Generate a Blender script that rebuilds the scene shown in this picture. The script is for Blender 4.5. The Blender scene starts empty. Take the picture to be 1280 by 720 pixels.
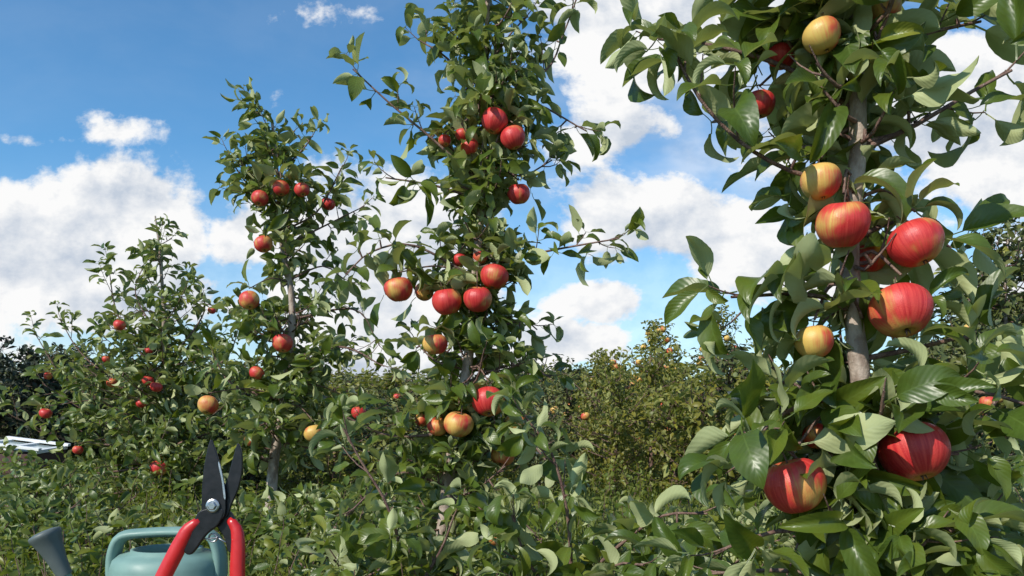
import bpy, math, random
import numpy as np
from mathutils import Vector
rs = np.random.RandomState(7); random.seed(7)
sc = bpy.context.scene
EYE = 0.6
SUN = np.array([-0.56,-0.62,0.66]); SUN/=np.linalg.norm(SUN)

# ------------------------------------------------------------------ utils
def nrm(v):
    v=np.asarray(v,float); return v/(np.linalg.norm(v)+1e-9)
def new_mat(name):
    m=bpy.data.materials.new(name); m.use_nodes=True
    nt=m.node_tree; nt.nodes.clear()
    out=nt.nodes.new('ShaderNodeOutputMaterial')
    return m,nt,out
def N(nt,t): return nt.nodes.new(t)
def L(nt,a,b): nt.links.new(a,b)
def MA(nt,op,a,b=None,c=None,clamp=False):
    n=nt.nodes.new('ShaderNodeMath'); n.operation=op; n.use_clamp=clamp
    for i,x in enumerate((a,b,c)):
        if x is None: continue
        if isinstance(x,(int,float)): n.inputs[i].default_value=x
        else: nt.links.new(x,n.inputs[i])
    return n.outputs[0]
def MIX(nt,f,a,b,mode='MIX'):
    n=nt.nodes.new('ShaderNodeMix'); n.data_type='RGBA'; n.blend_type=mode
    for i,x in ((0,f),(6,a),(7,b)):
        if isinstance(x,(int,float)): n.inputs[i].default_value=x
        elif isinstance(x,tuple): n.inputs[i].default_value=(*x,1)
        else: nt.links.new(x,n.inputs[i])
    return n.outputs[2]
def RAMP(nt,f,stops):
    n=nt.nodes.new('ShaderNodeMapRange'); n.interpolation_type='SMOOTHSTEP'
    n.inputs[1].default_value=stops[0]; n.inputs[2].default_value=stops[1]
    n.inputs[3].default_value=stops[2]; n.inputs[4].default_value=stops[3]
    nt.links.new(f,n.inputs[0]); return n.outputs[0]
def NOISE(nt,vec,scale,detail=4,rough=.5,dist=0):
    n=nt.nodes.new('ShaderNodeTexNoise')
    n.inputs['Scale'].default_value=scale; n.inputs['Detail'].default_value=detail
    n.inputs['Roughness'].default_value=rough; n.inputs['Distortion'].default_value=dist
    if vec is not None: nt.links.new(vec,n.inputs['Vector'])
    return n.outputs[0]
def BUMP(nt,h,strength,dist=.002):
    n=nt.nodes.new('ShaderNodeBump'); n.inputs['Strength'].default_value=strength
    n.inputs['Distance'].default_value=dist; nt.links.new(h,n.inputs['Height']); return n.outputs[0]

def mesh_np(name,V,F,uv=None,rnd=None,mat=None,smooth=True):
    V=np.asarray(V,np.float32); F=np.asarray(F,np.int32)
    me=bpy.data.meshes.new(name); k=F.shape[1]
    me.vertices.add(len(V)); me.vertices.foreach_set('co',V.ravel())
    me.loops.add(F.size); me.loops.foreach_set('vertex_index',F.ravel())
    me.polygons.add(len(F)); me.polygons.foreach_set('loop_start',np.arange(0,F.size,k,dtype=np.int32))
    me.polygons.foreach_set('loop_total',np.full(len(F),k,np.int32))
    if uv is not None:
        l=me.uv_layers.new(name='UVMap'); l.data.foreach_set('uv',np.asarray(uv,np.float32)[F.ravel()].ravel())
    if rnd is not None:
        a=me.attributes.new('rnd','FLOAT','POINT'); a.data.foreach_set('value',np.asarray(rnd,np.float32))
    me.update(calc_edges=True)
    me.polygons.foreach_set('use_smooth',np.full(len(F),smooth))
    if mat: me.materials.append(mat)
    return me
def obj(name,data,parent=None,loc=None):
    o=bpy.data.objects.new(name,data); sc.collection.objects.link(o)
    if parent: o.parent=parent
    if loc is not None: o.location=loc
    return o

# ------------------------------------------------------------------ materials
def leaf_material(name,top,bot,rough=.36,trans=.27,veins=True,thin=True):
    m,nt,out=new_mat(name)
    at=N(nt,'ShaderNodeAttribute'); at.attribute_name='rnd'
    r=at.outputs['Fac']
    geo=N(nt,'ShaderNodeNewGeometry'); back=geo.outputs['Backfacing']
    t2=tuple(c*f for c,f in zip(top,(2.1,1.6,1.2)))
    ctop=MIX(nt,r,top,t2)
    yel=RAMP(nt,r,(.955,.99,0,.7)); ctop=MIX(nt,yel,ctop,(.26,.26,.04))
    cb=MIX(nt,r,bot,tuple(c*1.35 for c in bot))
    bump=None
    if veins:
        n1=NOISE(nt,geo.outputs['Position'],55,2)
        ctop=MIX(nt,RAMP(nt,n1,(.35,.7,0,.4)),ctop,tuple(c*1.6 for c in top))
        uv=N(nt,'ShaderNodeUVMap'); sp=N(nt,'ShaderNodeSeparateXYZ'); L(nt,uv.outputs[0],sp.inputs[0])
        u=MA(nt,'ABSOLUTE',MA(nt,'SUBTRACT',sp.outputs[0],.5))
        mid=RAMP(nt,u,(.0,.04,1,0))
        w=MA(nt,'SINE',MA(nt,'MULTIPLY',MA(nt,'SUBTRACT',sp.outputs[1],MA(nt,'MULTIPLY',u,.55)),62))
        side=RAMP(nt,w,(.8,1.,0,.35))
        v=MA(nt,'MAXIMUM',mid,side)
        ctop=MIX(nt,MA(nt,'MULTIPLY',v,.35),ctop,(.15,.22,.05))
        cb=MIX(nt,MA(nt,'MULTIPLY',v,.4),cb,(.42,.46,.27))
        bump=BUMP(nt,MA(nt,'ADD',MA(nt,'MULTIPLY',w,-.3),MA(nt,'MULTIPLY',n1,2.2)),.3,.0010)
    col=MIX(nt,back,ctop,cb)
    p=N(nt,'ShaderNodeBsdfPrincipled'); L(nt,col,p.inputs['Base Color'])
    L(nt,MA(nt,'ADD',MA(nt,'MULTIPLY',back,.25),rough),p.inputs['Roughness'])
    p.inputs['Specular IOR Level'].default_value=.5
    if bump: L(nt,bump,p.inputs['Normal'])
    if not thin:
        L(nt,p.outputs[0],out.inputs[0]); return m
    tr=N(nt,'ShaderNodeBsdfTranslucent')
    L(nt,MIX(nt,.65,col,(.32,.38,.02)),tr.inputs[0])
    mx=N(nt,'ShaderNodeMixShader'); mx.inputs[0].default_value=trans
    L(nt,p.outputs[0],mx.inputs[1]); L(nt,tr.outputs[0],mx.inputs[2]); L(nt,mx.outputs[0],out.inputs[0])
    return m
M_LEAF=leaf_material('apple_leaf',(.052,.088,.013),(.34,.37,.18))
M_LEAFB=leaf_material('background_leaf',(.100,.115,.018),(.22,.23,.07),rough=.5,veins=False)
M_LEAFD=leaf_material('dark_leaf',(.048,.066,.014),(.11,.13,.05),rough=.55,veins=False,thin=False)
M_LEAFV=leaf_material('very_dark_leaf',(.012,.022,.009),(.03,.04,.02),rough=.6,veins=False,thin=False)  # very dark green foliage colour, used for the hedge trees
M_GRASS=leaf_material('grass_blade',(.085,.12,.018),(.13,.16,.03),rough=.45,veins=False,trans=.3)

def bark_material(name,a,b,scale=40):
    m,nt,out=new_mat(name)
    tc=N(nt,'ShaderNodeTexCoord'); mp=N(nt,'ShaderNodeMapping'); mp.inputs['Scale'].default_value=(1,1,.5)
    L(nt,tc.outputs['Object'],mp.inputs[0])
    n1=NOISE(nt,mp.outputs[0],scale,5,.6); n2=NOISE(nt,tc.outputs['Object'],scale*4,3)
    c=MIX(nt,RAMP(nt,n1,(.38,.62,0,1)),a,b)
    c=MIX(nt,RAMP(nt,n2,(.6,.7,0,.5)),c,(.42,.36,.30))
    p=N(nt,'ShaderNodeBsdfPrincipled'); L(nt,c,p.inputs[0]); p.inputs['Roughness'].default_value=.7
    L(nt,BUMP(nt,MA(nt,'ADD',n1,n2),.6,.003),p.inputs['Normal']); L(nt,p.outputs[0],out.inputs[0])
    return m
M_BARK=bark_material('apple_bark',(.22,.16,.125),(.42,.34,.28))
M_TWIG=bark_material('twig_bark',(.095,.047,.04),(.20,.12,.09),90)

def apple_material():
    m,nt,out=new_mat('apple_skin')
    oi=N(nt,'ShaderNodeObjectInfo'); sp=N(nt,'ShaderNodeSeparateColor'); L(nt,oi.outputs['Color'],sp.inputs[0])
    blush=sp.outputs[0]
    uv=N(nt,'ShaderNodeUVMap'); mp=N(nt,'ShaderNodeMapping'); L(nt,uv.outputs[0],mp.inputs[0])
    mp.inputs['Scale'].default_value=(60,1.1,1)
    cb=N(nt,'ShaderNodeCombineXYZ'); L(nt,MA(nt,'MULTIPLY',oi.outputs['Random'],37.),cb.inputs[2])
    ad=N(nt,'ShaderNodeVectorMath'); ad.operation='ADD'; L(nt,mp.outputs[0],ad.inputs[0]); L(nt,cb.outputs[0],ad.inputs[1])
    st=NOISE(nt,ad.outputs[0],1.0,4,.65,.4)
    tc=N(nt,'ShaderNodeTexCoord')
    ad2=N(nt,'ShaderNodeVectorMath'); ad2.operation='ADD'; L(nt,tc.outputs['Object'],ad2.inputs[0]); L(nt,cb.outputs[0],ad2.inputs[1])
    big=NOISE(nt,ad2.outputs[0],.8,2,.5)
    so=N(nt,'ShaderNodeSeparateXYZ'); L(nt,tc.outputs['Object'],so.inputs[0])
    s=N(nt,'ShaderNodeSeparateXYZ'); L(nt,uv.outputs[0],s.inputs[0])
    f=MA(nt,'ADD',MA(nt,'ADD',MA(nt,'MULTIPLY',MA(nt,'SUBTRACT',st,.5),1.1),MA(nt,'MULTIPLY',MA(nt,'SUBTRACT',big,.5),2.2)),MA(nt,'ADD',blush,.0))
    f=MA(nt,'ADD',f,MA(nt,'MULTIPLY',so.outputs[0],.22))
    fac=RAMP(nt,f,(-.25,.58,0,1))
    red=MIX(nt,RAMP(nt,st,(.35,.65,0,1)),(.44,.016,.022),(.60,.055,.045))
    yel=MIX(nt,big,(.70,.36,.11),(.54,.48,.10))
    c=MIX(nt,fac,yel,red)
    c=MIX(nt,RAMP(nt,s.outputs[1],(.86,.985,0,.85)),c,(.34,.34,.07))
    c=MIX(nt,RAMP(nt,s.outputs[1],(.02,.18,.7,0)),c,(.55,.40,.10))
    vo=N(nt,'ShaderNodeTexVoronoi'); vo.inputs['Scale'].default_value=10; L(nt,tc.outputs['Object'],vo.inputs[0])
    c=MIX(nt,RAMP(nt,vo.outputs[0],(.03,.08,.45,0)),c,(.72,.48,.28))
    p=N(nt,'ShaderNodeBsdfPrincipled'); L(nt,c,p.inputs[0])
    n3=NOISE(nt,tc.outputs['Object'],3,3)
    L(nt,RAMP(nt,n3,(.3,.7,.34,.52)),p.inputs['Roughness'])
    p.inputs['Specular IOR Level'].default_value=.45
    L(nt,BUMP(nt,NOISE(nt,tc.outputs['Object'],28,2),.12,.03),p.inputs['Normal'])
    L(nt,p.outputs[0],out.inputs[0]); return m
M_APPLE=apple_material()
def simple(name,col,rough=.5,metal=0,var=.25,scale=30,spec=.5,bump=.15):
    m,nt,out=new_mat(name); tc=N(nt,'ShaderNodeTexCoord')
    n1=NOISE(nt,tc.outputs['Object'],scale,6,.6)
    c=MIX(nt,n1,tuple(x*(1-var) for x in col),tuple(min(1,x*(1+var)) for x in col))
    p=N(nt,'ShaderNodeBsdfPrincipled'); L(nt,c,p.inputs[0]); p.inputs['Metallic'].default_value=metal
    L(nt,RAMP(nt,n1,(.3,.7,rough*.8,min(1,rough*1.25))),p.inputs['Roughness'])
    L(nt,BUMP(nt,n1,bump,.002),p.inputs['Normal']); L(nt,p.outputs[0],out.inputs[0]); return m

# ------------------------------------------------------------------ leaf templates
def leaf_template(rows,cols,bend,fold,wave,width=.28,serr=0.,twist=0.):
    V=[];UV=[];F=[]
    us=np.linspace(-1,1,cols)
    y=0;z=0
    for i in range(rows+1):
        t=i/rows
        if i>0:
            a=bend*(t-.5/rows)**1.15
            y+=math.cos(a)/rows; z-=math.sin(a)/rows
        w=width*(math.sin(math.pi*min(1,(t**.84)))**.88 if 0<t<1 else 0.012)
        if serr and 0<t<1: w*=1+serr*(1 if i%2 else -1)
        a=bend*t**1.15
        tw=twist*t
        for u in us:
            xx=u*w*math.cos(fold*.8); h=abs(u)*w*math.sin(fold*.8)+wave*w*math.sin(t*8+ (2 if u>0 else 0))*abs(u)
            X=xx*math.cos(tw)-h*math.sin(tw); H=xx*math.sin(tw)+h*math.cos(tw)
            V.append((X,y+H*math.sin(a),z+H*math.cos(a))); UV.append((.5+u*.5,t))
    for i in range(rows):
        for j in range(cols-1):
            a=i*cols+j; F.append((a,a+1,a+1+cols,a+cols))
    for dx,dz in ((.012,0),(0,.012)):
        k=len(V)
        V+= [(-dx,-.26,.05-dz),(dx,-.26,.05+dz),(dx,-.12,.012+dz),(-dx,-.12,.012-dz),(dx,.02,dz),(-dx,.02,-dz)]
        UV+=[(.5,.1)]*6
        F+=[(k,k+1,k+2,k+3),(k+3,k+2,k+4,k+5)]
    V=np.array(V); V[:,1]+=.26
    return V,np.array(F),np.array(UV)
def template_set(rows,cols,serr,n=7,seed=3):
    r=random.Random(seed); o=[]
    for i in range(n):
        o.append(leaf_template(rows,cols,r.uniform(.3,2.1),r.uniform(.3,1.15),r.uniform(.08,.32),r.uniform(.225,.285),serr,r.uniform(-.7,.7)))
    return o
T_HI=template_set(16,5,.014,10); T_MID=template_set(6,3,0,7); T_LO=template_set(3,3,0,5)

# ------------------------------------------------------------------ growth
def catmull(P,step):
    P=[np.asarray(p,float) for p in P]
    if len(P)<3: 
        n=max(2,int(np.linalg.norm(P[1]-P[0])/step)); return [P[0]+(P[1]-P[0])*i/n for i in range(n+1)]
    Q=[2*P[0]-P[1]]+P+[2*P[-1]-P[-2]]; out=[]
    for i in range(1,len(Q)-2):
        a,b,c,d=Q[i-1:i+3]; n=max(2,int(np.linalg.norm(c-b)/step))
        for k in range(n):
            t=k/n
            out.append(.5*((2*b)+(c-a)*t+(2*a-5*b+4*c-d)*t*t+(3*b-a-3*c+d)*t**3))
    out.append(P[-1]); return out

class Plant:
    def __init__(s,templates,leaf=.085,seed=1,mat=None,droop=.25,upn=.8):
        s.T=templates; s.leaf=leaf; s.R=random.Random(seed); s.V=[];s.F=[];s.nv=0
        s.TV=[];s.TF=[];s.tnv=0
        s.lp=[];s.ld=[];s.ln=[];s.ls=[]; s.apples=[]; s.clear=[]; s.mat=mat or M_LEAF; s.droop=droop; s.upn=upn
    def rv(s): return np.array([s.R.gauss(0,1),s.R.gauss(0,1),s.R.gauss(0,1)])
    def tube(s,P,r0,r1,sides=6,trunk=False,wob=0.):
        P=np.array(P); n=len(P); V=[]
        ref=np.array([.3,1,.1])
        for i in range(n):
            d=nrm(P[min(i+1,n-1)]-P[max(i-1,0)]); a=nrm(np.cross(d,ref)); b=np.cross(d,a)
            r=r0+(r1-r0)*i/(n-1)
            r*=1+wob*s.R.uniform(-1,1)
            for k in range(sides):
                th=2*math.pi*k/sides; V.append(P[i]+(a*math.cos(th)+b*math.sin(th))*r)
        base=s.tnv if trunk else s.nv; F=[]
        for i in range(n-1):
            for k in range(sides):
                F.append((base+i*sides+k,base+i*sides+(k+1)%sides,base+(i+1)*sides+(k+1)%sides,base+(i+1)*sides+k))
        if trunk: s.TV+=V; s.TF+=F; s.tnv+=len(V)
        else: s.V+=V; s.F+=F; s.nv+=len(V)
    def addleaf(s,p,d,size=None,n=None):
        R=s.R
        d=nrm(d)
        up=np.array([0,0,1.])*s.upn+s.rv()*.62+(n if n is not None else 0)
        nn=up-d*np.dot(up,d); nn=nrm(nn)
        s.lp.append(p); s.ld.append(d); s.ln.append(nn)
        s.ls.append((size or s.leaf)*R.uniform(.62,1.18))
    def rosette(s,p,d,k,size=None):
        d=nrm(d); a=nrm(np.cross(d,s.rv())); b=np.cross(d,a); o=s.R.uniform(0,6)
        for i in range(k):
            th=o+i*2.4; rad=a*math.cos(th)+b*math.sin(th)
            s.addleaf(p,d*s.R.uniform(.1,.8)+rad*1.0+np.array([0,0,-s.droop*s.R.uniform(-.5,2)]),size)
    def shoot(s,p,d,length,gap=.02,r=.0022,trop=.3,bare=.15):
        d=nrm(d); n=max(3,int(length/.03)); P=[np.array(p)]; dd=d.copy()
        for i in range(n):
            dd=nrm(dd+np.array([0,0,trop/n*1.6])+s.rv()*.09); P.append(P[-1]+dd*length/n)
        s.tube(P,r,r*.45,5)
        P=np.array(P); k=int(length/gap); o=s.R.uniform(0,6)
        for i in range(k):
            t=bare+(1-bare)*(i+s.R.random())/k; f=min(t,.999)*n; j=int(f); q=P[j]+(P[j+1]-P[j])*(f-j)
            ax=nrm(P[j+1]-P[j]); a=nrm(np.cross(ax,[.2,.3,.9])); b=np.cross(ax,a); th=o+i*2.4
            rad=a*math.cos(th)+b*math.sin(th)
            s.addleaf(q,ax*s.R.uniform(.4,1.1)+rad+np.array([0,0,-s.droop*s.R.uniform(-.6,1.6)]),s.leaf*(1.05-.35*t))
        s.rosette(P[-1],dd,3,s.leaf*.7)
    def branch(s,P,r0,r1,spur=.045,shoot=.3,slen=.12,start=.12):
        C=catmull(P,.03); s.tube(C,r0,r1,7)
        C=np.array(C); seg=np.linalg.norm(C[1:]-C[:-1],axis=1); tot=seg.sum(); cum=np.concatenate([[0],np.cumsum(seg)])
        x=tot*start
        while x<tot:
            j=min(np.searchsorted(cum,x)-1,len(C)-2); j=max(j,0); q=C[j]; ax=nrm(C[j+1]-C[j])
            rad=nrm(np.cross(ax,s.rv())+np.array([0,0,.35]))
            if s.R.random()<shoot:
                s.shoot(q,ax*.5+rad,slen*s.R.uniform(.5,1.4))
            else:
                tip=q+rad*s.R.uniform(.008,.03); s.tube([q,(q+tip)/2,tip],.003,.0025,5); s.rosette(tip,rad+ax*.4,s.R.randint(3,6))
            x+=spur*s.R.uniform(.5,1.5)
        s.shoot(C[-2],C[-1]-C[-3],slen*.8)
    def build(s,name,parent_loc=(0,0,0),twig=None,trunkmat=None):
        e=obj(name,None,loc=parent_loc); off=np.array(parent_loc)
        e.empty_display_size=.1
        if s.TV: 
            me=mesh_np('trunk',np.array(s.TV)-off,s.TF,mat=trunkmat or M_BARK); obj('trunk',me,e)
        if s.V:
            me=mesh_np('limbs',np.array(s.V)-off,s.F,mat=twig or M_TWIG); obj('limbs',me,e)
        me=s.leafmesh(off); obj('foliage',me,e)
        return e
    def leafmesh(s,off):
        p=np.array(s.lp)-off; d=np.array(s.ld); n=np.array(s.ln); S=np.array(s.ls); q0=np.array(s.lp)
        keep=np.ones(len(p),bool); rr=np.random.RandomState(5)
        c=q0+d*S[:,None]*.7
        for (ap,ar,prb) in [(a,b,.93) for a,b in s.apples]+[(a,b,.95) for a,b in s.clear]:
            dirv=nrm(ap-np.array([0,0,EYE])) # leaves thinned on the camera side so fruit and stem stay visible
            for cc,pr in ((c,prb),(q0,prb*.85)):
                rel=cc-ap; al=-(rel@dirv); lat=np.linalg.norm(rel+al[:,None]*dirv,axis=1)
                hit=(al>-ar*.2)&(al<.5)&(lat<ar*1.05+.008)
                keep&=~(hit&(rr.rand(len(p))<pr))
            keep&=~(np.linalg.norm(c-ap,axis=1)<ar*.95)
        p,d,n,S=p[keep],d[keep],n[keep],S[keep]
        side=np.cross(d,n); tid=rr.randint(0,len(s.T),len(p)); rv=rr.rand(len(p))
        VV=[];FF=[];UU=[];RR=[];b=0
        for t,(V,F,UV) in enumerate(s.T):
            m=tid==t; k=m.sum()
            if k==0: continue
            W=p[m][:,None,:]+S[m][:,None,None]*(V[None,:,0:1]*side[m][:,None,:]*rr.uniform(.85,1.15,(k,1,1))+V[None,:,1:2]*d[m][:,None,:]+V[None,:,2:3]*n[m][:,None,:])
            VV.append(W.reshape(-1,3)); FF.append((F[None]+(np.arange(k)*len(V))[:,None,None]).reshape(-1,4)+b)
            UU.append(np.tile(UV,(k,1))); RR.append(np.repeat(rv[m],len(V))); b+=k*len(V)
        return mesh_np('foliage',np.concatenate(VV),np.concatenate(FF),np.concatenate(UU),np.concatenate(RR),s.mat)

# ------------------------------------------------------------------ apples
def apple_mesh(seed,seg=36,rings=26):
    r=random.Random(seed); V=[];UV=[];F=[]
    flat=r.uniform(.84,.93); lob=r.uniform(.008,.022); ph=r.uniform(0,6); skew=r.uniform(-.05,.05)
    for i in range(rings+1):
        th=math.pi*i/rings # 0 top
        for k in range(seg+1):
            a=2*math.pi*k/seg
            rad=math.sin(th)**.9 if 0<i<rings else 0.0
            z=math.cos(th)
            w=rad*(1+.09*z)
            zz=z*flat
            if z>0: zz-=.40*math.exp(-(rad/.26)**2)
            else: zz+=.22*math.exp(-(rad/.20)**2)
            w*=1+lob*math.cos(5*a+ph)*(.3 if z>0 else 1)+skew*math.cos(a)*.6
            V.append((w*math.cos(a),w*math.sin(a),zz+skew*w*math.sin(a))); UV.append((k/seg,1-i/rings))
    c=seg+1
    for i in range(rings):
        for k in range(seg): F.append((i*c+k,(i+1)*c+k,(i+1)*c+k+1,i*c+k+1))
    na=len(F)
    st=[(0,0,.45),(.02,.01,.8),(.06,.03,1.1),(.13,.05,1.3)]
    b=len(V)
    for i,q in enumerate(st):
        for k in range(6):
            a=k*math.pi/3; rr=.04-.008*i+(.012 if i==3 else 0); V.append((q[0]+rr*math.cos(a),q[1]+rr*math.sin(a),q[2])); UV.append((.5,.5))
    for i in range(3):
        for k in range(6): F.append((b+i*6+k,b+i*6+(k+1)%6,b+(i+1)*6+(k+1)%6,b+(i+1)*6+k))
    for k in range(5):
        a=k*2*math.pi/5; q=len(V); ca,sa=math.cos(a),math.sin(a)
        for rr_,w,z in ((.02,.04,-.66),(.08,.04,-.78),(.12,.004,-.90)):
            V.append((ca*rr_-sa*w,sa*rr_+ca*w,z)); V.append((ca*rr_+sa*w,sa*rr_-ca*w,z)); UV+=[(.5,.5)]*2
        F.append((q,q+1,q+3,q+2)); F.append((q+2,q+3,q+5,q+4))
    me=mesh_np('apple',V,F,UV,mat=M_APPLE); me.materials.append(M_TWIG)
    mi=np.zeros(len(F),np.int32); mi[na:]=1; me.polygons.foreach_set('material_index',mi)
    return me
APM=[apple_mesh(i) for i in range(7)]
def place_apple(name,root,loc,r,bl,R):
    o=obj(name,APM[R.randrange(7)],root,loc=loc); o.scale=(r,r,r); o.rotation_mode='ZYX'
    o.rotation_euler=(R.uniform(-.5,.3),R.uniform(-.35,.35),R.uniform(0,6.28)); o.color=(bl,0,0,1)
def hang_apples(plant,root,apples):
    off=np.array(root.location)
    for i,(p,r,bl) in enumerate(apples): place_apple('apple_%d'%(i+1),root,Vector(p-off),r,bl,random)

def E(a,b,u,y,dy=0.): # flat elevation drawing of one tree -> metres
    return np.array([(a-640)*u, y+dy, EYE+(520-b)*u])

def trained_tree(name,u,y,trunk,r0,r1,branches,apples,profile,T,leaf,seed,dens=1.,spur=.045,slen=.12,depthf=.8,bare=()):
    P=Plant(T,leaf,seed); R=P.R
    tr=[E(a,b,u,y,0) for a,b in trunk]
    C=catmull(tr,.03); P.tube(C,r0,r1,14,True,.05)
    C=np.array(C)
    for b0,b1 in bare:
        for q in C:
            if EYE+(520-b1)*u<q[2]<EYE+(520-b0)*u: P.clear.append((q-np.array([0,.02,0]),11*u+.010))
    aps=[]
    for (a,b,r,bl,dy) in apples:
        p=E(a,b,u,y,dy); aps.append((p,r*u,bl)); P.apples.append((p,r*u))
        j=np.argmin(np.linalg.norm(C-(p+np.array([0,0,r*u+.04])),axis=1)); q=p+np.array([0,0,r*u*1.2])
        mid=(C[j]+q)/2+np.array([0,.01,.03]); P.tube(catmull([C[j],mid,q],.02),.0035,.002,6)
        P.rosette(q+np.array([0,.012,.004]),np.array([0,.25,1.]),6)
        for sx in (-1,1):
            P.rosette(p+np.array([sx*r*u*1.1,.03,R.uniform(-.02,.03)]),np.array([sx*.7,.1,.2]),2)
    for br in branches:
        pts,dys=br[0],br[1]; n=len(pts)
        W=[E(a,b,u,y,dys*(i/(n-1))) for i,(a,b) in enumerate(pts)]
        th=br[2] if len(br)>2 else .006
        P.branch(W,th,.0022,spur/dens,.33,slen)
    for (b0,b1,w0,w1,cnt) in profile:
        for i in range(cnt):
            t=(i+R.random())/cnt; b=b0+(b1-b0)*t; w=(w0+(w1-w0)*t)*u
            z=EYE+(520-b)*u; j=np.argmin(abs(C[:,2]-z)); q=C[j]
            az=R.uniform(0,2*math.pi); d=np.array([math.cos(az),math.sin(az)*depthf,R.uniform(-.05,.6)])
            l=w*R.uniform(.35,1.)
            e=q+d*l; m=(q+e)/2+np.array([0,0,-.02])+P.rv()*.008
            P.branch([q,m,e],.004,.002,spur/dens,.25,slen*.8,.2)
    e=P.build(name,tuple(np.array([tr[0][0],tr[0][1],0])))
    hang_apples(P,e,aps)
    return P

# nearest tree (right)
trained_tree('apple_tree',.00125,1.25,
 [(1100,1005),(1092,800),(1085,600),(1075,470),(1062,330),(1072,180),(1070,50),(1078,-110)],.0185,.012,
 [([(1068,235),(985,215),(920,180),(870,130),(835,70)],-.03,.004),
  ([(1070,140),(990,80),(900,45),(830,30)],.05,.005),
  ([(1072,190),(1140,160),(1200,125),(1240,105)],-.05,.005),
  ([(1070,80),(1150,40),(1240,15)],.03,.005),
  ([(1070,60),(1000,10),(940,-60)],-.02,.005),
  ([(1066,300),(1140,270),(1215,300)],.06,.005),
  ([(1062,380),(1000,370),(905,376)],-.04,.004),
  ([(1072,450),(1150,435),(1225,420),(1275,450)],.03,.005),
  ([(1080,520),(1020,500),(950,530),(915,580)],-.06,.005),
  ([(1080,530),(1150,490),(1230,495),(1290,520)],-.05,.005),
  ([(1085,640),(1140,640),(1190,675)],-.06,.005),
  ([(1088,680),(1000,660),(930,670),(880,690)],-.04,.005),
  ([(1088,720),(1180,700),(1260,640)],.04,.005),
  ([(1088,740),(1000,720),(900,730)],.08,.005),([(1088,730),(1150,690),(1250,700)],-.08,.005),
  ([(1082,560),(1180,580),(1260,560)],.1,.005),
 ],
 [(1038,290,31,.50,-.05),(1017,234,24,.25,-.03),(1124,313,32,.55,-.05),(1107,394,36,.40,-.05),(1094,320,20,.3,.02),
  (1012,429,23,-.05,-.02),(976,603,36,.50,-.06),(1123,563,40,.75,-.05),(1022,545,18,.6,0),(1012,64,22,.1,-.05),(985,60,18,.7,.03),(962,115,20,.6,.05),(1113,2,20,.1,.02)],
 [(-60,150,150,140,15),(150,260,110,95,6),(260,440,75,90,6),(490,720,130,180,24)],
 T_HI,.104,12,dens=.72,spur=.05,slen=.085,bare=((110,260),(395,490)))

# second tree
trained_tree('apple_tree',.0025,2.5,
 [(545,762),(560,600),(585,450),(598,300),(605,180),(608,60),(612,-70)],.021,.006,
 [([(602,230),(540,175),(490,135),(445,95)],-.05,.005),([(600,250),(545,235),(485,228)],-.05,.005),
  ([(605,130),(560,70),(520,40)],.05,.005),([(607,150),(660,125),(735,160)],.03,.005),
  ([(608,110),(680,90),(705,40),(722,-5)],.0,.004),([(598,335),(680,318),(770,305)],-.08,.005),
  ([(597,350),(520,310),(470,320),(440,350)],-.1,.005),([(590,420),(650,400),(672,410)],.05,.005),
  ([(580,480),(640,455),(690,470)],.1,.006),([(570,540),(490,545),(430,520)],.0,.006),
  ([(568,560),(650,545),(700,600)],-.1,.006),([(560,620),(640,640),(690,690)],-.1,.006),
  ([(605,90),(640,40),(660,20)],.0,.004),([(604,200),(650,220),(690,200)],.0,.004),([(560,610),(500,590),(440,640)],-.1,.006)],
 [(619,166,16,.55,-.1),(641,186,15,.7,-.1),(588,190,11,.6,-.05),(578,168,9,.5,0),(648,248,14,.4,-.05),(619,353,17,.6,-.1),(599,381,17,.5,-.12),
  (562,383,18,.45,-.1),(504,368,17,.45,-.1),(530,365,12,.3,0),(556,176,8,.5,0),(548,434,15,.15,-.1),(612,503,20,.6,-.1),(576,530,18,.35,-.1),(549,533,13,.4,-.05),
  (646,528,15,.25,-.05),(628,570,15,.4,0),(527,525,9,.4,0),(575,325,9,.5,0),(600,322,9,.5,0),(622,665,12,-.2,-.1)],
 [(-60,110,35,60,14),(110,260,65,60,20),(260,320,50,50,6),(320,460,70,70,19),(460,600,85,85,19),(600,740,100,120,15)],
 T_MID,.088,22,dens=.95,spur=.05,slen=.1,bare=((440,472),(590,650)))

# third tree
trained_tree('apple_tree',.0034,3.4,
 [(335,697),(342,580),(358,480),(365,380),(352,300),(345,200),(340,150)],.026,.006,
 [([(350,290),(400,268),(435,215)],-.1,.005),([(347,260),(305,225),(285,190)],.0,.005),([(345,220),(380,185),(390,170)],.0,.005),
  ([(362,350),(400,330),(425,345)],.1,.005),([(360,430),(310,410),(290,395)],.0,.006),([(360,450),(430,435),(485,460)],-.1,.008),
  ([(352,500),(290,480),(265,440)],.0,.008),([(345,540),(420,530),(480,505)],.1,.008),
  ([(362,400),(440,385),(470,430)],.1,.006),([(350,310),(420,270),(450,250)],.1,.005)],
 [(364,248,10,.6,-.15),(389,250,9,.7,-.15),(339,260,10,.6,-.15),(343,315,11,.55,-.15),(326,382,12,.35,-.15),(366,433,12,.6,-.15),(277,507,12,.2,-.15),
  (403,541,12,.1,-.15),(454,516,9,.5,-.1),(330,468,9,.6,-.1),(410,255,9,.6,0),(322,550,7,.3,-.1)],
 [(150,280,35,58,19),(280,390,48,42,8),(390,480,75,85,18),(480,580,95,95,19)],
 T_MID,.091,33,dens=.95,spur=.06,slen=.12,bare=((345,425),(560,700)))

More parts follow.
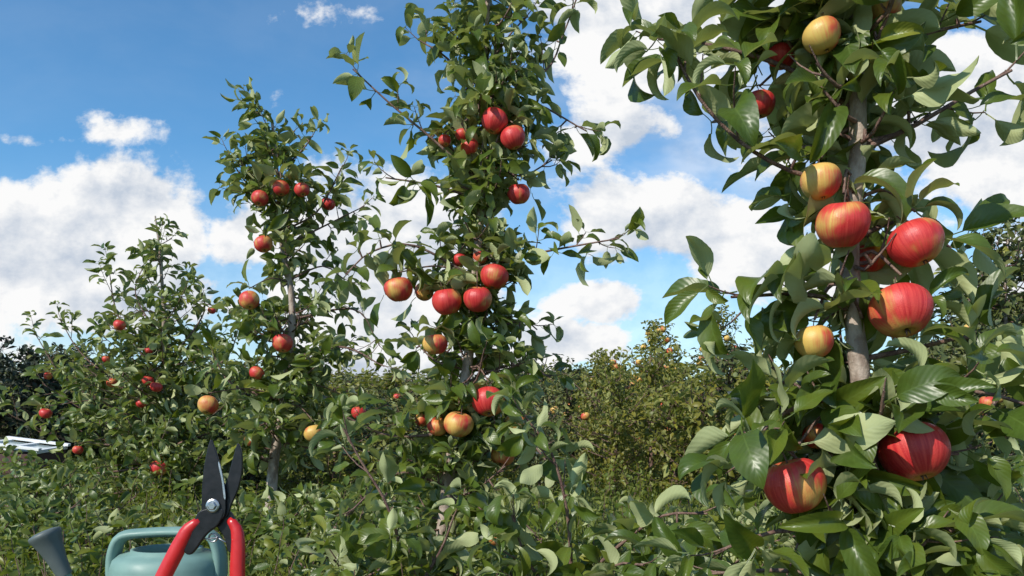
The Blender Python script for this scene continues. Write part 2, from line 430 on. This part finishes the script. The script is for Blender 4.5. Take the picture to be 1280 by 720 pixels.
# fourth tree
trained_tree('apple_tree',.005,5.0,
 [(212,641),(207,520),(205,400),(200,320),(194,270)],.028,.005,
 [([(205,480),(150,400),(135,330)],.0,.01),([(206,520),(110,450),(75,400)],.0,.01),([(206,540),(90,480),(42,415)],.0,.01),
  ([(205,460),(255,390),(240,350)],.0,.008),([(206,500),(280,450),(300,405)],.0,.01),([(206,430),(170,370),(180,330)],.0,.006),
  ([(208,560),(100,550),(40,520)],-.2,.01),([(208,560),(270,540),(310,520)],-.2,.01),([(208,580),(120,590),(60,570)],-.3,.01),
  ([(209,600),(260,620),(300,640)],-.6,.01),([(209,600),(150,620),(110,650)],-.7,.01)],
 [(169,411,7,.6,-.2),(203,478,7,.7,-.2),(222,486,7,.6,-.3),(92,517,7,.6,-.3),(234,580,10,.4,-.4),(105,600,7,.4,-.3),(195,440,5,.6,-.1),(160,480,6,.6,-.2),
  (153,452,5,.6,-.2),(195,505,6,.6,-.2),(265,388,5,.6,0),(60,470,5,.6,0),(130,560,6,.6,-.3)],
 [(290,400,12,50,9),(400,500,80,120,28),(500,630,150,170,54)],
 T_MID,.095,44,spur=.082,slen=.16)

def bush_tree(name,x,y,h,w,seed,n=60,leaf=.085,T=T_LO,mat=None,apples=0,lean=0.,low=.12):
    P=Plant(T,leaf,seed,mat or M_LEAFB); R=P.R
    tr=[np.array([x,y,0]),np.array([x+.02*w,y,h*.35]),np.array([x+lean*.5-.02,y,h*.7]),np.array([x+lean,y,h])]
    C=np.array(catmull(tr,.06)); P.tube(C,.008+.012*h,.004,8,True)
    for i in range(n):
        t=low+(1-low)*((i+R.random())/n); j=int(t*(len(C)-1)); q=C[j]; az=R.uniform(0,6.283)
        ww=w*(math.sin(math.pi*min(1,.22+t*.72))**.8)*R.uniform(.4,1.1)
        d=np.array([math.cos(az),math.sin(az),R.uniform(.2,.9)*min(1,h/w*.7)]); e=q+d*ww
        P.branch([q,(q+e)/2+np.array([0,0,-.04*h])+P.rv()*.02,e],.005,.002,.09,.35,.14,.15)
    aps=[]
    for i in range(apples):
        t=R.uniform(.25,.85); az=R.uniform(3.3,6.1); ww=w*.75
        p=C[int(t*(len(C)-1))]+np.array([math.cos(az)*ww,math.sin(az)*ww,0]); r=R.uniform(.028,.038)
        aps.append((p,r,R.uniform(.1,.6))); P.apples.append((p,r))
    e=P.build(name,(x,y,0)); hang_apples(P,e,aps); return e
bush_tree('apple_tree',3.35,5.4,1.85,.5,51,50,apples=5,mat=M_LEAFD,leaf=.1)
bush_tree('apple_tree',2.35,4.3,.95,.55,52,46,apples=2,mat=M_LEAFD)
bush_tree('apple_tree',1.25,5.2,.8,.4,56,30,apples=2)
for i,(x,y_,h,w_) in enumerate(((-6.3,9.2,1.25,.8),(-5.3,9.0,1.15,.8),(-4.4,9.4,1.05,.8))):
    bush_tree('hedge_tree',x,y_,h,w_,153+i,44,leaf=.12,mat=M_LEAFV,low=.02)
# young low growth filling the strip between the rows
for i,(x,y_,h,w_) in enumerate(((-1.95,3.3,.24,.3),(-1.5,3.0,.18,.26),(-1.25,2.4,.1,.22),(-.95,3.0,.22,.26),(-.45,2.2,.2,.2),(-.62,2.9,.28,.26),(.12,2.1,.16,.2),(.4,2.5,.22,.26),(.85,2.7,.2,.26),
      (.62,1.9,.12,.2),(1.05,2.0,.24,.24),(1.45,2.2,.34,.3),(1.3,3.2,.35,.3),(-2.6,4.2,.3,.36),(1.9,2.9,.5,.4),(-2.1,3.7,.3,.32))):
    bush_tree('shrub',x,y_,h,w_,300+i,17,leaf=.08,T=T_MID,mat=M_LEAF,low=.05)

def sapling(name,u,y,stems,seed,leaf=.085,spur=.048):
    P=Plant(T_HI,leaf,seed)
    for pts,dy,th in stems:
        n=len(pts); P.branch([E(a,b,u,y,dy*i/(n-1)) for i,(a,b) in enumerate(pts)],th,.0022,spur,.3,.1,.05)
    b=E(*stems[0][0][0],u,y); b[2]=0
    return P.build(name,tuple(b))
sapling('apple_sapling',.0017,1.7,[([(712,873),(714,740),(708,640),(688,565),(655,520)],-.05,.006),
   ([(714,740),(770,680),(820,640),(870,635)],-.1,.005),([(712,770),(660,700),(640,640)],-.05,.005),
   ([(713,800),(800,740),(900,700)],-.1,.005),([(714,760),(760,700),(790,690)],-.15,.004)],61,.094)
sapling('apple_sapling',.0018,1.8,[([(500,853),(510,740),(490,640),(455,575),(435,535)],-.05,.006),
   ([(506,760),(550,690),(570,640)],-.05,.005),([(506,770),(450,720),(430,690)],-.1,.004)],62,.09)

# ------------------------------------------------------------------ background orchard rows
def bg_tree_mesh(seed,mat,leaf=.07,n=38):
    P=Plant(T_LO,leaf,seed,mat); R=P.R
    C=np.array([[0,0,0],[.01,0,.3],[-.01,.01,.6],[0,0,1.]]); C=np.array(catmull(list(C),.04)); P.tube(C,.02,.005,6)
    for i in range(n):
        t=.05+.95*((i+R.random())/n); q=C[int(t*(len(C)-1))]; az=R.uniform(0,6.283)
        ww=.42*(math.sin(math.pi*min(1,.25+t*.7))**.8)*R.uniform(.35,1.15)
        d=np.array([math.cos(az),math.sin(az),R.uniform(.1,.9)]); e=q+d*ww
        P.branch([q,(q+e)/2+P.rv()*.02,e],.006,.002,.065,.3,.12,.1)
    a=mesh_np('bg_limbs',P.V,P.F,mat=M_TWIG); b=P.leafmesh(np.zeros(3)); return a,b
VAR=[bg_tree_mesh(100+i,(M_LEAFB,M_LEAFB,M_LEAFD)[i%3]) for i in range(6)]
VARF=[bg_tree_mesh(200+i,M_LEAFD,.10,20) for i in range(3)]
def instance(root,v,x,y,h,wf=1.,S=None):
    rz=random.uniform(0,6.28)
    for me in (S or VAR)[v]:
        o=obj('tree_part',me,root,loc=(x,y,-.02)); o.scale=(h*wf,h*wf,h); o.rotation_euler=(0,0,rz)
root=obj('orchard_rows',None)
rr=random.Random(9); AP=[]
y=5.6
while y<46:
    w=.72*y; x=-w
    step=max(.6,y*.055)
    while x<w:
        px=640+x/y*1000
        yy=y+rr.uniform(-.3,.3)*step; 
        h=EYE+ (rr.uniform(0,58))*yy/1000
        if rr.random()<.06: h*=1.2
        if not (px<190 and y<9.):
            instance(root,rr.randrange(6),x+rr.uniform(-.3,.3)*step,yy,h,rr.uniform(.85,1.5)*max(1,(.9+y*.02)))
            if y<16 and px>450:
                for k in range(rr.randint(0,3)):
                    AP.append((x+rr.uniform(-.3,.3),yy-.3,h*rr.uniform(.4,.85),rr.uniform(-.3,.6)))
        x+=step*rr.uniform(.7,1.3)
    y*=1.16
for i,(x,y_,z,bl) in enumerate(AP): place_apple('apple_%d'%i,root,(x,y_,z),.036,bl,rr)
for (x,y_,h,s) in ((2.05,11.4,1.95,71),(3.15,12.2,2.2,72),(1.2,10,1.35,73)):
    e=bush_tree('yellow_apple_tree',x,y_,h,.38,s,40,leaf=.1,low=.2)
    for k in range(26):
        t=rr.uniform(.35,.95); az=rr.uniform(0,6.28); w=.36*math.sin(math.pi*min(1,.25+t*.7))
        place_apple('apple_%d'%k,e,(math.cos(az)*w,math.sin(az)*w,h*t),.045,-.8,rr)
root=obj('distant_trees',None)
for i in range(110):
    y_=rr.uniform(48,85); x=rr.uniform(-.75,.75)*y_; px=640+x/y_*1000
    top=rr.uniform(20,45)
    if px<130: top=rr.uniform(45,85)
    if px>1180: top=rr.uniform(60,150)
    h=EYE+top*y_/1000; instance(root,i%3,x,y_,h,rr.uniform(.9,1.6),VARF)

# ------------------------------------------------------------------ ground, hill, grass
def ground():
    m,nt,out=new_mat('meadow_ground'); tc=N(nt,'ShaderNodeTexCoord')
    n1=NOISE(nt,tc.outputs['Object'],.6,6,.6); n2=NOISE(nt,tc.outputs['Object'],9,8,.65)
    c=MIX(nt,RAMP(nt,n1,(.35,.65,0,1)),(.04,.065,.018),(.08,.10,.03)); c=MIX(nt,RAMP(nt,n2,(.45,.7,0,.7)),c,(.08,.06,.04))
    p=N(nt,'ShaderNodeBsdfPrincipled'); L(nt,c,p.inputs[0]); p.inputs['Roughness'].default_value=.95
    L(nt,BUMP(nt,n2,.8,.05),p.inputs['Normal']); L(nt,p.outputs[0],out.inputs[0])
    n=120; xs=np.sinh(np.linspace(-1,1,n)*6)/math.sinh(6)*900; X,Y=np.meshgrid(xs,xs)
    Z=(.03*np.sin(X*1.7)*np.cos(Y*1.3))*np.exp(-(X**2+Y**2)/400)-.01
    V=np.stack([X.ravel(),Y.ravel(),Z.ravel()],1); i=np.arange(n*n).reshape(n,n)
    F=np.stack([i[:-1,:-1],i[:-1,1:],i[1:,1:],i[1:,:-1]],-1).reshape(-1,4)
    obj('ground',mesh_np('ground',V,F,mat=m))
    m2,nt,out=new_mat('hill_forest'); tc=N(nt,'ShaderNodeTexCoord')
    n2=NOISE(nt,tc.outputs['Object'],.25,8,.7); c=MIX(nt,RAMP(nt,n2,(.4,.62,0,1)),(.018,.03,.016),(.06,.085,.035))
    p=N(nt,'ShaderNodeBsdfPrincipled'); L(nt,c,p.inputs[0]); p.inputs['Roughness'].default_value=1; L(nt,p.outputs[0],out.inputs[0])
    nx,ny=400,40; X,Y=np.meshgrid(np.linspace(-260,260,nx),np.linspace(110,190,ny))
    t=(Y-110)/80; rg=np.random.RandomState(2)
    Z=np.sin(np.pi*t)*(4.6+1.2*np.sin(X*.021+1)+.8*np.sin(X*.06))+rg.rand(ny,nx)*1.3*np.sin(np.pi*t)-.3
    V=np.stack([X.ravel(),Y.ravel(),Z.ravel()],1); i=np.arange(nx*ny).reshape(ny,nx)
    F=np.stack([i[:-1,:-1],i[:-1,1:],i[1:,1:],i[1:,:-1]],-1).reshape(-1,4)
    obj('hill',mesh_np('hill',V,F,mat=m2))
ground()
def grass(n=34000):
    r=np.random.RandomState(4); y=1.15+(r.rand(n)**1.7)*11; x=(r.rand(n)*1.5-.75)*(y+.4)
    h=.07+.17*r.rand(n)**1.5+.08*np.clip(np.sin(x*2.3)*np.cos(y*1.9+x),0,1); h*=np.where(y<2,.9,1)
    az=r.rand(n)*6.283; side=np.stack([np.cos(az),np.sin(az),0*az],1); ln=r.rand(n)*6.283
    lean=np.stack([np.cos(ln),np.sin(ln),0*ln],1)*(h*r.uniform(.1,.8,n))[:,None]
    w=r.uniform(.0022,.0045,n)*(1+y*.12); base=np.stack([x,y,0*x-.01],1); V=[]
    for t,ww in ((0,1),(.4,.85),(.75,.55),(1,.05)):
        c=base+lean*(t*t)+np.stack([0*h,0*h,h*(t-.15*t*t)],1)
        V.append(c-side*(w*ww)[:,None]); V.append(c+side*(w*ww)[:,None])
    V=np.stack(V,1).reshape(-1,3); f=np.array([(0,1,3,2),(2,3,5,4),(4,5,7,6)])
    F=(f[None]+(np.arange(n)*8)[:,None,None]).reshape(-1,4)
    obj('grass',mesh_np('grass',V,F,rnd=np.repeat(r.rand(n),8)*.94,mat=M_GRASS))
grass()
P=Plant(T_LO,.055,91,M_GRASS)
for i in range(420):
    y_=1.6+rr.random()**1.3*4; x=rr.uniform(-.7,.5)*y_
    if abs(x+.72)<.3 and y_<1.8: continue
    P.shoot(np.array([x,y_,0.]),np.array([rr.uniform(-.4,.4),rr.uniform(-.4,.4),1.]),rr.uniform(.1,.34),.018)
P.build('weeds')

# ------------------------------------------------------------------ watering can
def tube_obj(name,pts,rad,mat,parent,sides=14,flat=1.,caps=True):
    C=np.array(catmull([np.array(p,float) for p in pts],.008)); n=len(C)
    if not hasattr(rad,'__len__'): rad=[rad,rad]
    V=[];F=[]
    rp=np.interp(np.linspace(0,1,n),np.linspace(0,1,len(rad)),rad)
    for i in range(n):
        d=nrm(C[min(i+1,n-1)]-C[max(i-1,0)]); a=np.array([0,1.,0]); a=nrm(a-d*np.dot(a,d)); b=np.cross(d,a)
        for k in range(sides):
            t=2*math.pi*k/sides; V.append(C[i]+(a*math.cos(t)*flat+b*math.sin(t))*rp[i])
    for i in range(n-1):
        for k in range(sides): F.append((i*sides+k,i*sides+(k+1)%sides,(i+1)*sides+(k+1)%sides,(i+1)*sides+k))
    me=bpy.data.meshes.new(name); 
    FF=[list(f) for f in F]
    if caps: FF+= [list(range(sides))[::-1],[ (n-1)*sides+k for k in range(sides)]]
    me.from_pydata([tuple(v) for v in V],[],FF); me.update(); me.materials.append(mat)
    for p in me.polygons: p.use_smooth=len(p.vertices)==4
    return obj(name,me,parent)
M_TEAL=simple('teal_plastic',(.16,.27,.24),.5,var=.25,scale=22)
M_ROSE=simple('grey_plastic',(.085,.105,.105),.5,var=.25,scale=40)
def watering_can():
    cx,cy=-.655,1.52
    e=obj('watering_can',None,loc=(cx,cy,0)); sg=48
    prof=[(.0,.004),(.080,.0),(.090,.006),(.094,.03),(.098,.15),(.100,.27),(.1005,.282),(.104,.286),(.105,.292),(.103,.298),(.1015,.316),(.097,.330),(.086,.339),(.066,.343),(.065,.349),(.059,.349),(.057,.341),(.052,.20),(.0,.19)]
    V=[];F=[]
    for r,z in prof:
        for k in range(sg):
            t=2*math.pi*k/sg; V.append((r*math.cos(t),r*.86*math.sin(t),z))
    for i in range(len(prof)-1):
        for k in range(sg): F.append((i*sg+k,i*sg+(k+1)%sg,(i+1)*sg+(k+1)%sg,(i+1)*sg+k))
    obj('body',mesh_np('body',V,F,mat=M_TEAL),e)
    tube_obj('handle',[(-.097,0,.28),(-.101,0,.31),(-.099,0,.345),(-.084,0,.371),(-.04,0,.378),(.03,0,.380),(.080,0,.375),(.097,0,.348),(.101,0,.31),(.097,0,.28)],[.013,.011,.0095,.0095,.0095,.011,.013],M_TEAL,e,16,2.0)
    tube_obj('spout',[(-.085,0,.07),(-.125,-.005,.13),(-.16,-.01,.22),(-.187,-.015,.30),(-.203,-.018,.335)],[.021,.017,.014,.012,.0115],M_TEAL,e,18)
    a=np.array([-.186,-.015,.300]); d=nrm([-.42,-.04,.9]); u=nrm(np.cross(d,[0,1,0])); v=np.cross(d,u)
    pr=[(.0135,0),(.0145,.01),(.0165,.03),(.021,.055),(.0265,.076),(.029,.081),(.029,.087),(.0265,.089),(.018,.0915),(.0,.093)]
    V=[];F=[];sg=32
    for r,z in pr:
        for k in range(sg):
            t=2*math.pi*k/sg; V.append(a+d*z+(u*math.cos(t)+v*math.sin(t))*r)
    for i in range(len(pr)-1):
        for k in range(sg): F.append((i*sg+k,i*sg+(k+1)%sg,(i+1)*sg+(k+1)%sg,(i+1)*sg+k))
    obj('rose',mesh_np('rose',V,F,mat=M_ROSE),e)
watering_can()

# ------------------------------------------------------------------ pruning shears
M_RED=simple('red_grip',(.50,.016,.018),.35,var=.2,scale=60)
M_BLK=simple('black_blade',(.018,.018,.02),.34,metal=.5,var=.4,scale=80)
M_STL=simple('steel',(.45,.45,.46),.3,metal=1,var=.15,scale=120)
def slab(name,pts,th,y,mat,parent,bev=.0012):
    me=bpy.data.meshes.new(name); n=len(pts)
    Q=[np.array(p,float) for p in pts]; out=[]
    for i in range(n):
        a,b,c,d=Q[i-1],Q[i],Q[(i+1)%n],Q[(i+2)%n]
        for k in range(6):
            t=k/6; out.append(.5*((2*b)+(c-a)*t+(2*a-5*b+4*c-d)*t*t+(3*b-a-3*c+d)*t**3))
    n=len(out); V=[(p[0]*.001,y-th/2,p[1]*.001) for p in out]+[(p[0]*.001,y+th/2,p[1]*.001) for p in out]
    F=[list(range(n)),list(range(2*n-1,n-1,-1))]+[[i,i+n,(i+1)%n+n,(i+1)%n] for i in range(n)]
    me.from_pydata(V,[],F); me.update(); me.materials.append(mat)
    o=obj(name,me,parent); b=o.modifiers.new('bevel','BEVEL'); b.width=bev; b.segments=3; b.limit_method='ANGLE'; b.angle_limit=.7
    return o
def shears():
    e=obj('pruning_shears',None,loc=((268-640)*.001,1.0,EYE-(632-520)*.001)); e.rotation_euler=(math.radians(-4),0,0)
    slab('cutting_blade',[(-12,-20),(-15,8),(-14,38),(-11,62),(-6,82),(-1,74),(6,54),(12,30),(15,8),(12,-16)],.0035,-.002,M_BLK,e,.0010)
    slab('hook_blade',[(-6,-14),(6,12),(14,30),(19,50),(23,66),(27,78),(32,66),(33,44),(29,22),(21,2),(14,-16)],.005,.003,M_BLK,e,.0014)
    slab('blade_edge',[(7,52),(12.5,30),(15.4,10),(13,10),(10,30),(5,52)],.0012,-.0042,M_STL,e,.0003)
    slab('left_tang',[(-16,-6),(12,-4),(8,-22),(-8,-36),(-26,-60),(-36,-52),(-26,-26)],.007,-.001,M_BLK,e,.0015)
    slab('right_tang',[(14,-6),(-8,-10),(2,-26),(12,-40),(18,-58),(30,-54),(28,-30),(23,-14)],.007,.006,M_BLK,e,.0015)
    def grip(name,path,rads,y): 
        return tube_obj(name,[(a*.001,y,b*.001) for a,b in path],[r*.001 for r in rads],M_RED,e,18,.8)
    grip('left_grip',[(-17,-18),(-30,-28),(-38,-42),(-50,-66),(-64,-96),(-72,-126),(-70,-150),(-60,-166)],[5,9,10,10,10,10,9,6.5],-.001)
    grip('right_grip',[(17,-17),(26,-28),(29,-44),(29,-72),(29,-104),(26,-132),(18,-156),(8,-166)],[5,8,9,9.5,9.5,9,8.5,6],.005)
    for nm,r,y0,y1 in (('pivot_washer',.0085,-.004,-.0065),('pivot_bolt',.0055,-.0065,-.0095)):
        V=[];F=[];sg=24 if nm=='pivot_washer' else 6
        prf=[(r,y0),(r,y1),(r*.8,y1-.0008),(0,y1-.0008)]
        for rr_,yy in prf:
            for k in range(sg): V.append((rr_*math.cos(6.2832*k/sg),yy,rr_*math.sin(6.2832*k/sg)))
        for i in range(3):
            for k in range(sg): F.append((i*sg+k,i*sg+(k+1)%sg,(i+1)*sg+(k+1)%sg,(i+1)*sg+k))
        obj(nm,mesh_np(nm,V,F,mat=M_STL,smooth=False),e)
    pts=[(.001*(-2+5*math.cos(t)),.002+.0004*t*.3,.001*(-40+5*math.sin(t))) for t in np.linspace(0,6*math.pi,40)]
    pts=[(-.020,.0,-.042)]+pts+[(.018,.004,-.048)]
    tube_obj('spring',pts,.0011,M_STL,e,6)
shears()
def box(name,c,s,mat,parent):
    me=bpy.data.meshes.new(name); V=[(c[0]+s[0]*x/2,c[1]+s[1]*y/2,c[2]+s[2]*z/2) for x in(-1,1) for y in(-1,1) for z in(-1,1)]
    me.from_pydata(V,[],[(0,1,3,2),(4,6,7,5),(0,4,5,1),(2,3,7,6),(0,2,6,4),(1,5,7,3)]); me.update(); me.materials.append(mat)
    o=obj(name,me,parent); b=o.modifiers.new('b','BEVEL'); b.width=.002; b.segments=2; return o
M_WOOD=simple('crate_wood',(.28,.19,.11),.8,var=.35,scale=12)
cr=obj('wooden_crate',None,loc=(-.39,1.02,0)); top=.488-.170
for k in range(4):
    for sy in (-1,1): box('slat',(0,sy*.13,.04+k*.078),(.34,.012,.06),M_WOOD,cr)
    for sx in (-1,1): box('end_slat',(sx*.176,0,.04+k*.078),(.012,.247,.06),M_WOOD,cr)
for sx in (-1,1):
    for sy in (-1,1): box('corner_post',(sx*.158,sy*.112,.15),(.022,.022,.29),M_WOOD,cr)
for k in range(5): box('top_board',(-.14+k*.07,0,top-.007),(.062,.29,.012),M_WOOD,cr)

# ------------------------------------------------------------------ cold frame at the left edge
M_WHITE=simple('white_paint',(.78,.78,.76),.5,var=.08); M_BRK=simple('dark_stained_wood',(.07,.032,.026),.7,var=.3)
cf=obj('cold_frame',None,loc=(-4.22,6.9,0))
box('front_wall',(0,-.2,.14),(.5,.03,.28),M_BRK,cf); box('back_wall',(0,.2,.155),(.5,.03,.31),M_BRK,cf)
for sx in(-1,1): box('side_wall',(sx*.235,0,.14),(.03,.36,.28),M_BRK,cf)
lid=obj('lid',None,cf,loc=(0,0,.33)); lid.rotation_euler=(math.radians(3),math.radians(7),0)
for a in (-.24,0,.24): box('lid_rail',(a,0,.01),(.04,.46,.03),M_WHITE,lid)
for a in (-.22,.22): box('lid_stile',(0,a,.035),(.56,.045,.022),M_WHITE,lid)
mg,nt,out=new_mat('glass_pane'); p=N(nt,'ShaderNodeBsdfPrincipled'); p.inputs['Base Color'].default_value=(.35,.42,.42,1); p.inputs['Roughness'].default_value=.15; L(nt,p.outputs[0],out.inputs[0])
box('pane',(0,0,.005),(.5,.42,.006),mg,lid)

# ------------------------------------------------------------------ world
w=bpy.data.worlds.new('World'); sc.world=w; w.use_nodes=True; nt=w.node_tree; nt.nodes.clear()
out=nt.nodes.new('ShaderNodeOutputWorld')
sky=nt.nodes.new('ShaderNodeTexSky'); sky.sky_type='NISHITA'; sky.sun_disc=False
sky.sun_elevation=math.asin(SUN[2]); sky.sun_rotation=math.atan2(SUN[0],SUN[1]); sky.air_density=1.0; sky.dust_density=.3; sky.ozone_density=1.2
bg=nt.nodes.new('ShaderNodeBackground'); bg.inputs[1].default_value=.13
L(nt,MIX(nt,1.,sky.outputs[0],(.60,1.07,1.32),'MULTIPLY'),bg.inputs[0])
tc=nt.nodes.new('ShaderNodeTexCoord'); sp=nt.nodes.new('ShaderNodeSeparateXYZ'); L(nt,tc.outputs['Generated'],sp.inputs[0])
yy=MA(nt,'MAXIMUM',MA(nt,'ABSOLUTE',sp.outputs[1]),.2)
A=MA(nt,'DIVIDE',sp.outputs[0],yy); B=MA(nt,'DIVIDE',sp.outputs[2],yy)
def cvec(da,db,sb=1.3):
    c=nt.nodes.new('ShaderNodeCombineXYZ'); L(nt,MA(nt,'ADD',A,da),c.inputs[0]); L(nt,MA(nt,'MULTIPLY',MA(nt,'ADD',B,db),sb),c.inputs[1]); 
    L(nt,MA(nt,'MULTIPLY',MA(nt,'SIGN',sp.outputs[1]),2.),c.inputs[2]); return c.outputs[0]
v0=cvec(0,0); v1=cvec(-.016,.028)
n0=NOISE(nt,v0,6.5,8,.6,.1); n1=NOISE(nt,v1,6.5,6,.6,.1)
lowv=NOISE(nt,cvec(3,1,2.2),2.2,5,.6,.3)
blobs=[(-.62,.20,.17,.10,1.35),(-.48,.24,.11,.075,1.3),(-.50,.14,.20,.05,1.1),(-.48,.362,.07,.028,.6),(-.60,.345,.07,.014,.5),(-.62,.42,.02,.012,.4),
 (-.33,.225,.06,.06,1.05),(-.16,.17,.16,.13,1.3),(-.10,.06,.22,.08,1.1),
 (.16,.50,.17,.09,1.2),(.28,.56,.22,.11,1.2),(.14,.35,.11,.045,.75),(.20,.24,.17,.07,1.1),(.30,.20,.22,.07,.95),(.12,.145,.09,.035,.95),(.05,.09,.12,.04,.9),
 (.58,.35,.2,.13,1.1),(.35,.32,.14,.09,.75),(.62,.16,.18,.08,.9),(-.3,.5,.1,.02,.22)]
m=None
for (a0,b0,sa,sb,wt) in blobs:
    x=MA(nt,'MULTIPLY',MA(nt,'SUBTRACT',A,a0),1/sa); y_=MA(nt,'MULTIPLY',MA(nt,'SUBTRACT',B,b0),1/sb)
    g=MA(nt,'MULTIPLY',MA(nt,'EXPONENT',MA(nt,'MULTIPLY',MA(nt,'ADD',MA(nt,'MULTIPLY',x,x),MA(nt,'MULTIPLY',y_,y_)),-1.)),wt)
    m=g if m is None else MA(nt,'MAXIMUM',m,g)
m=MA(nt,'MULTIPLY',m,RAMP(nt,sp.outputs[1],(-.1,.1,.45,1)))
dens=MA(nt,'ADD',MA(nt,'MULTIPLY',MA(nt,'SUBTRACT',n0,.5),2.6),m)
dens=MA(nt,'SUBTRACT',dens,RAMP(nt,B,(.8,1.4,0,.3)))
cum=RAMP(nt,dens,(.36,.68,0,1))
hz=MA(nt,'MULTIPLY',RAMP(nt,lowv,(.38,.66,0,.55)),RAMP(nt,A,(-.25,.25,.08,1)))
hz=MA(nt,'MULTIPLY',hz,RAMP(nt,B,(.7,1.2,1,.2)))
hor=RAMP(nt,B,(0,.36,.55,0))
cov=MA(nt,'MAXIMUM',cum,MA(nt,'MAXIMUM',hz,hor))
lit=MA(nt,'ADD',MA(nt,'MULTIPLY',MA(nt,'SUBTRACT',n0,n1),3.0),.88)
thick=MA(nt,'MULTIPLY',RAMP(nt,dens,(.7,1.5,0,.40)),RAMP(nt,B,(.12,.30,1,.2)))
lit=MA(nt,'MINIMUM',MA(nt,'SUBTRACT',lit,thick),1.0)
lit=MA(nt,'MAXIMUM',lit,.40)
cc=MIX(nt,lit,(.28,.40,.58),(1.,1.,1.0))
bgc=nt.nodes.new('ShaderNodeBackground'); L(nt,cc,bgc.inputs[0]); bgc.inputs[1].default_value=.97
mx=nt.nodes.new('ShaderNodeMixShader'); L(nt,cov,mx.inputs[0]); L(nt,bg.outputs[0],mx.inputs[1]); L(nt,bgc.outputs[0],mx.inputs[2]); L(nt,mx.outputs[0],out.inputs[0])

sd=bpy.data.lights.new('sun','SUN'); sd.energy=5.0; sd.angle=math.radians(.5); sd.color=(1,.95,.85)
so=obj('sun',sd); so.rotation_euler=Vector(SUN).to_track_quat('Z','Y').to_euler()
cam=bpy.data.cameras.new('camera'); co=obj('camera',cam); co.location=(0,0,EYE); co.rotation_euler=(math.pi/2,0,0)
cam.sensor_width=36; cam.lens=28.125; cam.shift_y=.125; cam.clip_start=.02; cam.clip_end=3000
sc.camera=co
sc.view_settings.view_transform='Standard'; sc.view_settings.look='None'; sc.view_settings.exposure=0
